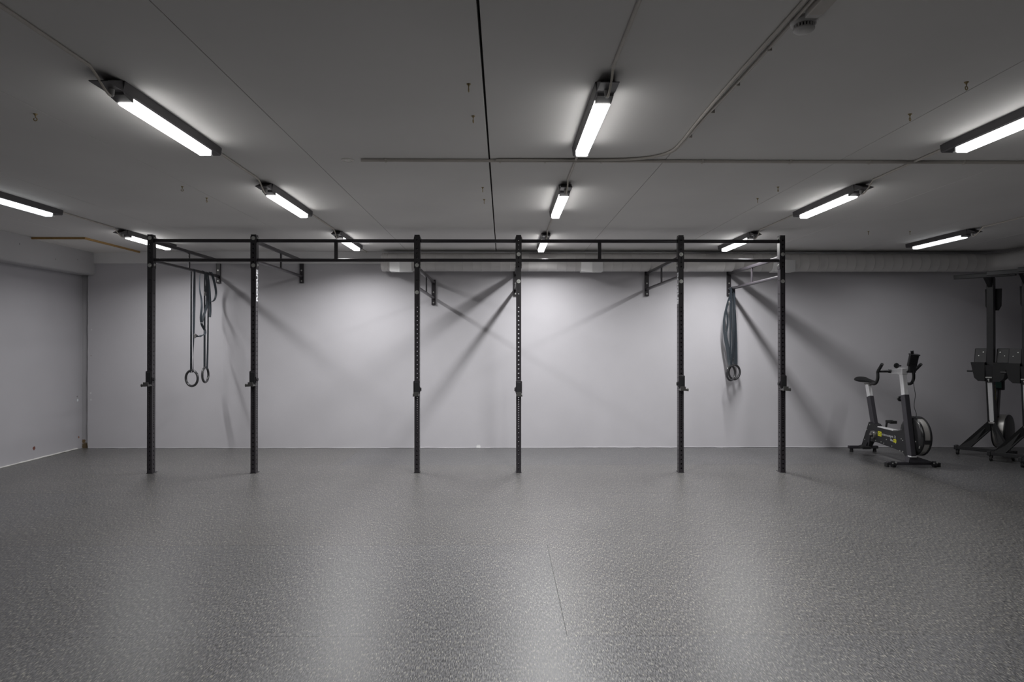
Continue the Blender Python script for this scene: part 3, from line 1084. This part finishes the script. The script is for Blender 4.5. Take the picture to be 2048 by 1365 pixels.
def rbox(bm, p, q, wx, wy, bev=0.006):
    """Box section tube from p to q in the y-z plane; wx across x, wy across the other way."""
    p, q = V(p), V(q)
    d = (q - p).normalized()
    x = V((1, 0, 0))
    y = d.cross(x).normalized()
    mt = Matrix((x, y, d)).transposed().to_4x4()
    mt.translation = p
    box(bm, (-wx / 2, -wy / 2, 0), (wx / 2, wy / 2, (q - p).length), bev, mt)


fx = 4.91
bm = bm_new(); box(bm, (4.63, 8.055, 0.018), (5.245, 8.105, 0.058), 0.006); ff = bpart('front_foot', bm, M['frame'])
for xx in (4.69, 5.185):
    bm = bm_new(); cyl(bm, (xx - 0.018, 8.045, 0.036), (xx + 0.018, 8.045, 0.036), 0.036, None, 20); rl = bpart('roller', bm, M['dark'], ff, True)
for xx in (4.69, 5.185):
    bm = bm_new()
    cyl(bm, (xx - 0.022, 8.02, 0.050), (xx - 0.022, 8.012, 0.050), 0.009, None, 10)
    cyl(bm, (xx + 0.016, 8.02, 0.060), (xx + 0.016, 8.012, 0.060), 0.011, None, 10)
    bpart('screw', bm, M['zinc'], ff)
for xx in (4.615, 5.24):
    bm = bm_new(); box(bm, (xx, 8.05, 0.0), (xx + 0.03, 8.11, 0.05), 0.006); bpart('rubber_end', bm, M['soft'], ff)
bm = bm_new(); prism(bm, [(4.868, 0.056), (5.185, 0.056), (5.09, 0.088), (4.965, 0.128), (4.885, 0.128)], 1, 8.035, 8.12); bpart('base_plate', bm, M['frame'])
bm = bm_new(); box(bm, (4.878, 8.00, 0.124), (4.946, 8.07, 0.140), 0.002); bpart('base_collar', bm, M['alu'])
bm = bm_new(); rbox(bm, (fx, 8.040, 0.128), (fx, 8.178, 0.860), 0.062, 0.085); bpart('front_column', bm, M['frame'])
bm = bm_new(); rbox(bm, (fx, 8.172, 0.850), (fx, 8.222, 1.128), 0.056, 0.070); bpart('handlebar_post', bm, M['alu'])
bm = bm_new(); box(bm, (fx - 0.036, 8.175, 1.105), (fx + 0.036, 8.275, 1.185), 0.008); bpart('post_head', bm, M['alu'])
bm = bm_new(); prism(bm, [(8.26, 1.115), (8.47, 1.105), (8.47, 1.160), (8.26, 1.178)], 0, fx - 0.030, fx + 0.030); bpart('stem', bm, M['alu'])
# seat side
bm = bm_new(); rbox(bm, (4.94, 8.885, 0.345), (4.94, 9.012, 0.777), 0.058, 0.085); bpart('seat_tube', bm, M['frame'])
bm = bm_new(); rbox(bm, (4.94, 9.008, 0.765), (4.94, 9.058, 0.935), 0.050, 0.072); bpart('seat_post', bm, M['alu'])
bm = bm_new(); box(bm, (4.915, 8.99, 0.930), (4.965, 9.12, 0.948), 0.004); cyl(bm, (4.915, 8.97, 0.958), (4.915, 9.18, 0.962), 0.005, None, 8); cyl(bm, (4.965, 8.97, 0.958), (4.965, 9.18, 0.962), 0.005, None, 8)
bpart('saddle_clamp', bm, M['steel'])
bm = bm_new()
secs = [(8.885, 0.968, 0.016, 0.014), (8.93, 0.975, 0.026, 0.020), (9.00, 0.982, 0.034, 0.022), (9.08, 0.988, 0.050, 0.024), (9.15, 0.988, 0.078, 0.034), (9.21, 0.990, 0.092, 0.042), (9.26, 0.992, 0.088, 0.040), (9.288, 0.988, 0.060, 0.024)]
rg = []
for y, z, wv, hv in secs:
    rg.append([bm.verts.new((4.94 + wv * math.cos(a), y, z + hv * math.sin(a) * (1 if math.sin(a) > 0 else 0.8))) for a in [2 * math.pi * i / 14 for i in range(14)]])
for a, b in zip(rg, rg[1:]):
    for i in range(14):
        bm.faces.new((a[i], a[(i + 1) % 14], b[(i + 1) % 14], b[i]))
bm.faces.new(rg[0]); bm.faces.new(rg[-1][::-1])
bpart('saddle', bm, M['soft'], None, True)
# body shell
bm = bm_new()
poly = [(9.15, 0.085), (8.955, 0.44), (8.84, 0.425), (8.78, 0.392), (8.35, 0.388), (8.24, 0.42), (8.15, 0.42), (8.07, 0.14), (8.14, 0.11), (8.19, 0.155), (8.35, 0.170), (8.80, 0.196), (8.91, 0.186), (8.99, 0.16), (9.05, 0.085)]
prism(bm, poly, 0, 4.892, 4.985)
fr = bpart('frame_shell', bm, M['dark'])
bm = bm_new(); box(bm, (4.905, 8.42, 0.386), (4.972, 8.775, 0.402), 0.004); bpart('top_strip', bm, M['alu'])
for (y, z) in [(9.055, 0.19), (8.93, 0.20), (8.79, 0.212), (8.66, 0.215), (8.60, 0.205), (8.54, 0.262), (8.42, 0.196), (8.34, 0.245), (8.25, 0.165), (8.19, 0.165), (8.22, 0.315), (8.19, 0.30), (8.93, 0.405), (9.0, 0.33)]:
    bm = bm_new(); cyl(bm, (4.892, y, z), (4.888, y, z), 0.0075, None, 10); bpart('screw', bm, M['zinc'], fr)
# print on the shell: mark, name, second line
bm = bm_new(); box(bm, (4.8905, 8.655, 0.284), (4.8922, 8.735, 0.344), 0.0); bpart('logo', bm, M['yellow'], fr)
bm = text_bm('C2', 0.05, 0.0003, 0.001); fit(bm, 0.056, 0.038)
bmesh.ops.transform(bm, matrix=basis((0, -1, 0), (0, 0, 1), (4.8900, 8.695, 0.314)), verts=bm.verts); bpart('logo_mark', bm, M['dark'], fr)
bm = text_bm('concept 2', 0.05, 0.0003, 0.0007); fit(bm, 0.305, 0.042)
bmesh.ops.transform(bm, matrix=basis((0, -1, 0), (0, 0, 1), (4.8910, 8.488, 0.314)), verts=bm.verts); bpart('lettering', bm, M['grey_print'], fr)
bm = text_bm('Bike', 0.04, 0.0003, 0.0010); fit(bm, 0.062, 0.030)
bmesh.ops.transform(bm, matrix=basis((0, -1, 0), (0, 0, 1), (4.8910, 8.424, 0.270)), verts=bm.verts); bpart('lettering', bm, M['grey_print'], fr)
bm = bm_new(); box(bm, (4.8905, 8.328, 0.250), (4.8922, 8.388, 0.290), 0.0); bpart('logo', bm, M['yellow'], fr)
bm = text_bm('Erg', 0.03, 0.0003, 0.0006); fit(bm, 0.048, 0.026)
bmesh.ops.transform(bm, matrix=basis((0, -1, 0), (0, 0, 1), (4.8900, 8.358, 0.270)), verts=bm.verts); bpart('logo_mark', bm, M['dark'], fr)
# rear foot
bm = bm_new(); box(bm, (4.745, 9.175, 0.045), (5.145, 9.225, 0.085), 0.005); box(bm, (4.90, 9.04, 0.06), (4.975, 9.19, 0.10), 0.005); rf = bpart('rear_foot', bm, M['frame'])
for xx in (4.77, 5.09):
    bm = bm_new(); cyl(bm, (xx + 0.015, 9.20, 0.0), (xx + 0.015, 9.20, 0.047), 0.024, 0.02, 12); bpart('rubber_foot', bm, M['soft'], rf)
# cranks and pedals
bm = bm_new(); cyl(bm, (4.892, 8.838, 0.283), (4.868, 8.838, 0.283), 0.056, 0.052, 28); cv = bpart('chain_cover', bm, M['steel'], None, True)
bm = bm_new(); cyl(bm, (4.869, 8.838, 0.283), (4.858, 8.838, 0.283), 0.030, 0.026, 20); bpart('hub_cap', bm, M['dark'], cv, True)
bm = bm_new(); cyl(bm, (4.84, 8.838, 0.283), (5.05, 8.838, 0.283), 0.016, None, 14); bpart('axle', bm, M['steel'], None, True)
for sx, py, pz, xo in ((-1, 8.875, 0.112, 4.845), (1, 8.80, 0.455, 5.045)):
    bm = bm_new()
    rbox(bm, (xo, 8.838, 0.283), (xo, py, pz), 0.016, 0.028, 0.004)
    ck = bpart('crank', bm, M['dark'])
    bm = bm_new()
    x0, x1 = sorted((xo + sx * 0.012, xo + sx * 0.105))
    box(bm, (x0, py - 0.056, pz - 0.018), (x1, py - 0.034, pz + 0.020), 0.005)
    box(bm, (x0, py + 0.034, pz - 0.018), (x1, py + 0.056, pz + 0.020), 0.005)
    box(bm, (x0, py - 0.05, pz - 0.014), (x0 + 0.022, py + 0.05, pz + 0.016), 0.004)
    box(bm, (x1 - 0.022, py - 0.05, pz - 0.014), (x1, py + 0.05, pz + 0.016), 0.004)
    cyl(bm, (xo, py, pz), (xo + sx * 0.10, py, pz), 0.011, None, 10)
    bpart('pedal', bm, M['soft'], ck)
# flywheel
fc = (0, 8.14, 0.362)
bm = bm_new()
rg = lathe(bm, [(0.02, 4.946), (0.15, 4.944), (0.20, 4.950), (0.228, 4.962), (0.236, 4.975), (0.236, 4.985), (0.229, 4.988)], fc, (1, 0, 0), 56)
bm.faces.new(rg[0])
bpart('wheel_cover', bm, M['gloss'], None, True)
bm = bm_new(); lathe(bm, [(0.228, 4.984), (0.229, 4.990), (0.229, 5.052), (0.228, 5.058)], fc, (1, 0, 0), 72); bpart('perforated_band', bm, M['perf'], None, True)
bm = bm_new()
rg = lathe(bm, [(0.229, 5.052), (0.237, 5.055), (0.237, 5.074), (0.222, 5.082), (0.02, 5.084)], fc, (1, 0, 0), 56)
bm.faces.new(rg[-1])
bpart('wheel_cover', bm, M['dark'], None, True)
bm = bm_new()
for a0, a1 in ((-0.30, -0.10), (1.25, 1.75)):
    n_ = 8
    A, B = [], []
    for i in range(n_ + 1):
        a = a0 + (a1 - a0) * i / n_
        for lst, rr in ((A, 0.227), (B, 0.240)):
            pass
        y_, z_ = -math.cos(a), math.sin(a)
        A.append([bm.verts.new((xx, fc[1] + y_ * rr, fc[2] + z_ * rr)) for xx, rr in ((4.978, 0.227), (4.978, 0.240), (5.062, 0.240), (5.062, 0.227))])
    for a, b in zip(A, A[1:]):
        for i in range(4):
            bm.faces.new((a[i], a[(i + 1) % 4], b[(i + 1) % 4], b[i]))
    bm.faces.new(A[0]); bm.faces.new(A[-1][::-1])
bpart('band_clamp', bm, M['dark'])
for (y, z) in ((8.02, 0.31), (7.945, 0.26), (7.95, 0.245)):
    bm = bm_new(); cyl(bm, (4.949, y, z), (4.943, y, z), 0.009, None, 10); bpart('screw', bm, M['zinc'])
# handlebars
bm = bm_new(); cyl(bm, (4.715, 8.43, 1.137), (5.175, 8.43, 1.137), 0.0155, None, 14); cyl(bm, (fx - 0.050, 8.43, 1.137), (fx - 0.030, 8.43, 1.137), 0.024, None, 14)
hb = bpart('handlebar', bm, M['dark'], None, True)
for xx, s in ((4.718, -1), (5.172, 1)):
    bm = bm_new()
    tube(bm, smooth_path([(xx + s * 0.016, 8.300, 1.232), (xx + s * 0.008, 8.360, 1.185), (xx, 8.425, 1.132), (xx, 8.425, 1.09), (xx, 8.430, 1.040), (xx, 8.460, 0.995), (xx, 8.500, 0.975), (xx, 8.560, 0.972)], 5), 0.0185, 12)
    bpart('grip', bm, M['soft'], hb, True)
# knobs
for y, z, x0 in ((8.315, 1.212, fx), (8.245, 0.805, fx)):
    bm = bm_new()
    cyl(bm, (x0 - 0.01, y - 0.07, z), (x0 - 0.012, y, z), 0.010, None, 10)
    lathe(bm, [(0.012, 0.0), (0.030, 0.004), (0.034, 0.014), (0.030, 0.026), (0.006, 0.030)], (x0 - 0.012, y, z), (0, 1, 0), 16)
    bpart('adjusting_knob', bm, M['dark'], None, True)
# monitor
tilt = Matrix.Translation((4.990, 8.17, 1.205)) @ Matrix.Rotation(math.radians(14), 4, 'X') @ Matrix.Rotation(math.radians(4), 4, 'Y')
bm = bm_new(); box(bm, (-0.056, -0.020, 0.0), (0.056, 0.020, 0.150), 0.010, tilt); mo = bpart('monitor', bm, M['dark'])
bm = bm_new(); box(bm, (-0.050, 0.0195, 0.05), (0.050, 0.0215, 0.138), 0.0, tilt); bpart('screen', bm, M['green'], mo)
bm = bm_new()
for zz in (0.03, 0.06, 0.09, 0.12):
    box(bm, (-0.045, -0.027, zz), (0.045, -0.020, zz + 0.010), 0.002, tilt)
bpart('back_ribs', bm, M['soft'], mo)
bm = bm_new(); box(bm, (-0.058, -0.028, 0.142), (0.060, 0.028, 0.160), 0.006, tilt); box(bm, (-0.002, -0.012, 0.155), (0.032, 0.004, 0.205), 0.004, tilt @ Matrix.Rotation(math.radians(-16), 4, 'Y')); bpart('phone_holder', bm, M['dark'], mo)
bm = bm_new(); box(bm, (4.955, 8.15, 1.13), (5.035, 8.19, 1.21), 0.006); box(bm, (4.93, 8.16, 1.13), (5.0, 8.18, 1.15), 0.004); bpart('monitor_arm', bm, M['dark'], mo)
bm = bm_new()
tube(bm, smooth_path([(5.00, 8.15, 1.16), (4.975, 8.12, 1.06), (4.978, 8.10, 0.95), (4.985, 8.09, 0.86), (4.958, 8.07, 0.73), (4.972, 8.05, 0.62), (4.945, 8.10, 0.53)], 6), 0.0035, 6)
bpart('sensor_cable', bm, M['dark'], None, True)

# ================================================================== rowing machines stored upright
def make_rower():
    """Local: x along the foot bars, y away from the room, origin on the floor under the front foot."""
    t = thing('rowing_machine', '', 'rowing machine')

    def rp(name, bm, m, parent=None, smooth=False):
        return link(name, bm, m, parent or t, smooth)
    bm = bm_new(); box(bm, (-0.315, -0.028, 0.072), (0.315, 0.028, 0.118), 0.004); ff = rp('front_foot', bm, M['dark'])
    for sx in (-1, 1):
        bm = bm_new(); a, b = sorted((sx * 0.305, sx * 0.345)); box(bm, (a, -0.034, 0.066), (b, 0.034, 0.124), 0.006); rp('foot_cap', bm, M['dark'], ff)
        bm = bm_new(); box(bm, (sx * 0.308 - 0.018, -0.02, 0.045), (sx * 0.308 + 0.018, 0.02, 0.07), 0.003); cyl(bm, (sx * 0.308 - 0.013, 0.0, 0.030), (sx * 0.308 + 0.013, 0.0, 0.030), 0.030, None, 18)
        cs = rp('caster', bm, M['soft'], ff, True)
        bm = bm_new(); cyl(bm, (sx * 0.308 - 0.016, 0.0, 0.030), (sx * 0.308 + 0.016, 0.0, 0.030), 0.011, None, 12); rp('caster_hub', bm, M['steel'], ff, True)
        bm = bm_new()
        q0 = [V((sx * 0.285, -0.012, 0.115)), V((sx * 0.155, -0.012, 0.115)), V((sx * 0.012, 0.27, 0.335)), V((sx * 0.020, 0.29, 0.475))]
        nrm = V((0, 0.030, -0.008))
        A = [bm.verts.new(p) for p in q0]; B = [bm.verts.new(p + nrm) for p in q0]
        bm.faces.new(A); bm.faces.new(B[::-1])
        for i in range(4):
            bm.faces.new((A[i], A[(i + 1) % 4], B[(i + 1) % 4], B[i]))
        rp('front_leg', bm, M['soft'])
    # main beam, pale top plate between black sides
    bm = bm_new(); rbox(bm, (0, 0.315, 0.42), (0, 0.225, 1.02), 0.056, 0.050, 0.003); rp('main_beam', bm, M['alu'])
    for sx in (-1, 1):
        bm = bm_new(); rbox(bm, (sx * 0.037, 0.322, 0.40), (sx * 0.037, 0.235, 1.02), 0.020, 0.075, 0.003); sp = rp('side_plate', bm, M['dark'])
        tx = text_bm('concept 2', 0.04, 0.0004, 0.0005); fit(tx, 0.20, 0.024)
        d = (V((0, 0.235, 1.02)) - V((0, 0.322, 0.40))).normalized()
        up = V((sx, 0, 0)).cross(d)
        bmesh.ops.transform(tx, matrix=basis(d, up, V((sx * 0.0475, 0.262, 0.84))), verts=tx.verts)
        rp('lettering', tx, M['yellow'], sp)
    bm = bm_new(); box(bm, (-0.045, 0.27, 0.415), (0.045, 0.33, 0.44), 0.003); rp('joint_bracket', bm, M['steel'])
    # flywheel
    fcn = (0.05, 0.565, 0.300)
    bm = bm_new()
    rg = lathe(bm, [(0.02, -0.090), (0.18, -0.088), (0.222, -0.080), (0.228, -0.070), (0.228, -0.062), (0.224, -0.060)], fcn, (1, 0, 0), 48); bm.faces.new(rg[0]); rp('wheel_cover', bm, M['dark'], None, True)
    bm = bm_new()
    rg = lathe(bm, [(0.02, 0.090), (0.18, 0.088), (0.222, 0.080), (0.228, 0.070), (0.228, 0.062), (0.224, 0.060)], fcn, (1, 0, 0), 48); bm.faces.new(rg[0]); rp('wheel_cover', bm, M['dark'], None, True)
    bm = bm_new(); lathe(bm, [(0.224, -0.062), (0.226, -0.055), (0.226, 0.055), (0.224, 0.062)], fcn, (1, 0, 0), 64); rp('perforated_band', bm, M['perf'], None, True)
    # chain housing above the wheel and the monitor arm folded down
    bm = bm_new(); rbox(bm, (0.0, 0.42, 0.50), (0.0, 0.50, 0.88), 0.075, 0.10, 0.01); rp('chain_housing', bm, M['dark'])
    bm = bm_new(); box(bm, (-0.09, 0.46, 0.86), (0.09, 0.52, 1.00), 0.010); mo = rp('monitor', bm, M['dark'])
    bm = bm_new(); box(bm, (-0.065, 0.452, 0.89), (0.065, 0.461, 0.97), 0.002); rp('screen', bm, M['green'], mo)
    # stretcher: two foot boards with heel wedges
    for sx in (-1, 1):
        bm = bm_new()
        tr = Matrix.Translation((sx * 0.125, 0.30, 1.30)) @ Matrix.Rotation(math.radians(-12), 4, 'X')
        box(bm, (-0.075, -0.014, -0.16), (0.075, 0.014, 0.125), 0.013, tr)
        fb = rp('foot_board', bm, M['dark'])
        bm = bm_new(); cyl(bm, tr @ V((-sx * 0.03, -0.012, 0.07)), tr @ V((-sx * 0.03, -0.022, 0.07)), 0.007, None, 10); cyl(bm, tr @ V((sx * 0.02, -0.012, 0.02)), tr @ V((sx * 0.02, -0.022, 0.02)), 0.006, None, 10)
        rp('bolt', bm, M['zinc'], fb)
        bm = bm_new()
        prism(bm, [(sx * 0.045, 1.235), (sx * 0.205, 1.235), (sx * 0.165, 1.03), (sx * 0.12, 0.985), (sx * 0.045, 0.985)], 1, 0.165, 0.36)
        rp('heel_wedge', bm, M['soft'])
    bm = bm_new(); prism(bm, [(0.17, 1.20), (0.36, 1.20), (0.36, 1.00), (0.20, 0.97)], 0, -0.046, 0.046); rp('frame_lock', bm, M['dark'])
    bm = bm_new(); box(bm, (-0.036, 0.165, 1.030), (0.036, 0.172, 1.044), 0.002); cyl(bm, (0, 0.17, 1.010), (0, 0.155, 1.010), 0.010, None, 10); cyl(bm, (0, 0.18, 0.99), (0, 0.168, 0.99), 0.007, None, 8)
    rp('lock_bolt', bm, M['zinc'])
    bm = bm_new(); cyl(bm, (-0.20, 0.22, 1.115), (-0.262, 0.22, 1.115), 0.013, None, 10); rp('handle_hook', bm, M['dark'], None, True)
    # monorail with its seat track, and the rear leg on top
    bm = bm_new(); box(bm, (-0.040, 0.225, 1.0), (0.040, 0.315, 2.36), 0.006); mr = rp('monorail', bm, M['dark'])
    bm = bm_new(); box(bm, (-0.028, 0.325, 1.0), (0.028, 0.350, 2.36), 0.003); rp('seat_track', bm, M['dark'], mr)
    bm = bm_new(); prism(bm, [(0.0, 2.400), (0.36, 2.400), (0.36, 2.235), (0.225, 2.235), (0.03, 2.355), (0.0, 2.360)], 0, -0.022, 0.022); rp('rear_leg', bm, M['dark'])
    bm = bm_new(); box(bm, (-0.345, -0.026, 2.350), (0.345, 0.026, 2.405), 0.006); rp('rear_foot', bm, M['dark'])
    bm = bm_new()
    prism(bm, [(-0.085, 1.99), (-0.055, 1.93), (0.055, 1.93), (0.085, 1.99), (0.09, 2.22), (-0.09, 2.22)], 1, 0.350, 0.395)
    rp('seat', bm, M['soft'])
    return t


ANG = math.atan2(-0.78, 0.62)
U_ = V((0.62, -0.78, 0)).normalized()
row0 = make_rower()
rw = [((6.085, 9.000), 'black rowing machine stored upright against the back wall, farthest of three'),
      ((6.170, 8.500), 'black rowing machine stored upright, middle of three, cut by the right photo edge'),
      ((6.215, 8.040), 'black rowing machine stored upright, nearest of three, only its foot in the photo')]
for i, ((ex, ey), lab) in enumerate(rw):
    o = row0 if i == 0 else dup(row0)
    c = V((ex, ey, 0)) + U_ * 0.335
    o.location = c
    o.rotation_euler = (0, 0, ANG)
    o['label'] = lab
    o['group'] = 'rowing machines stored upright'
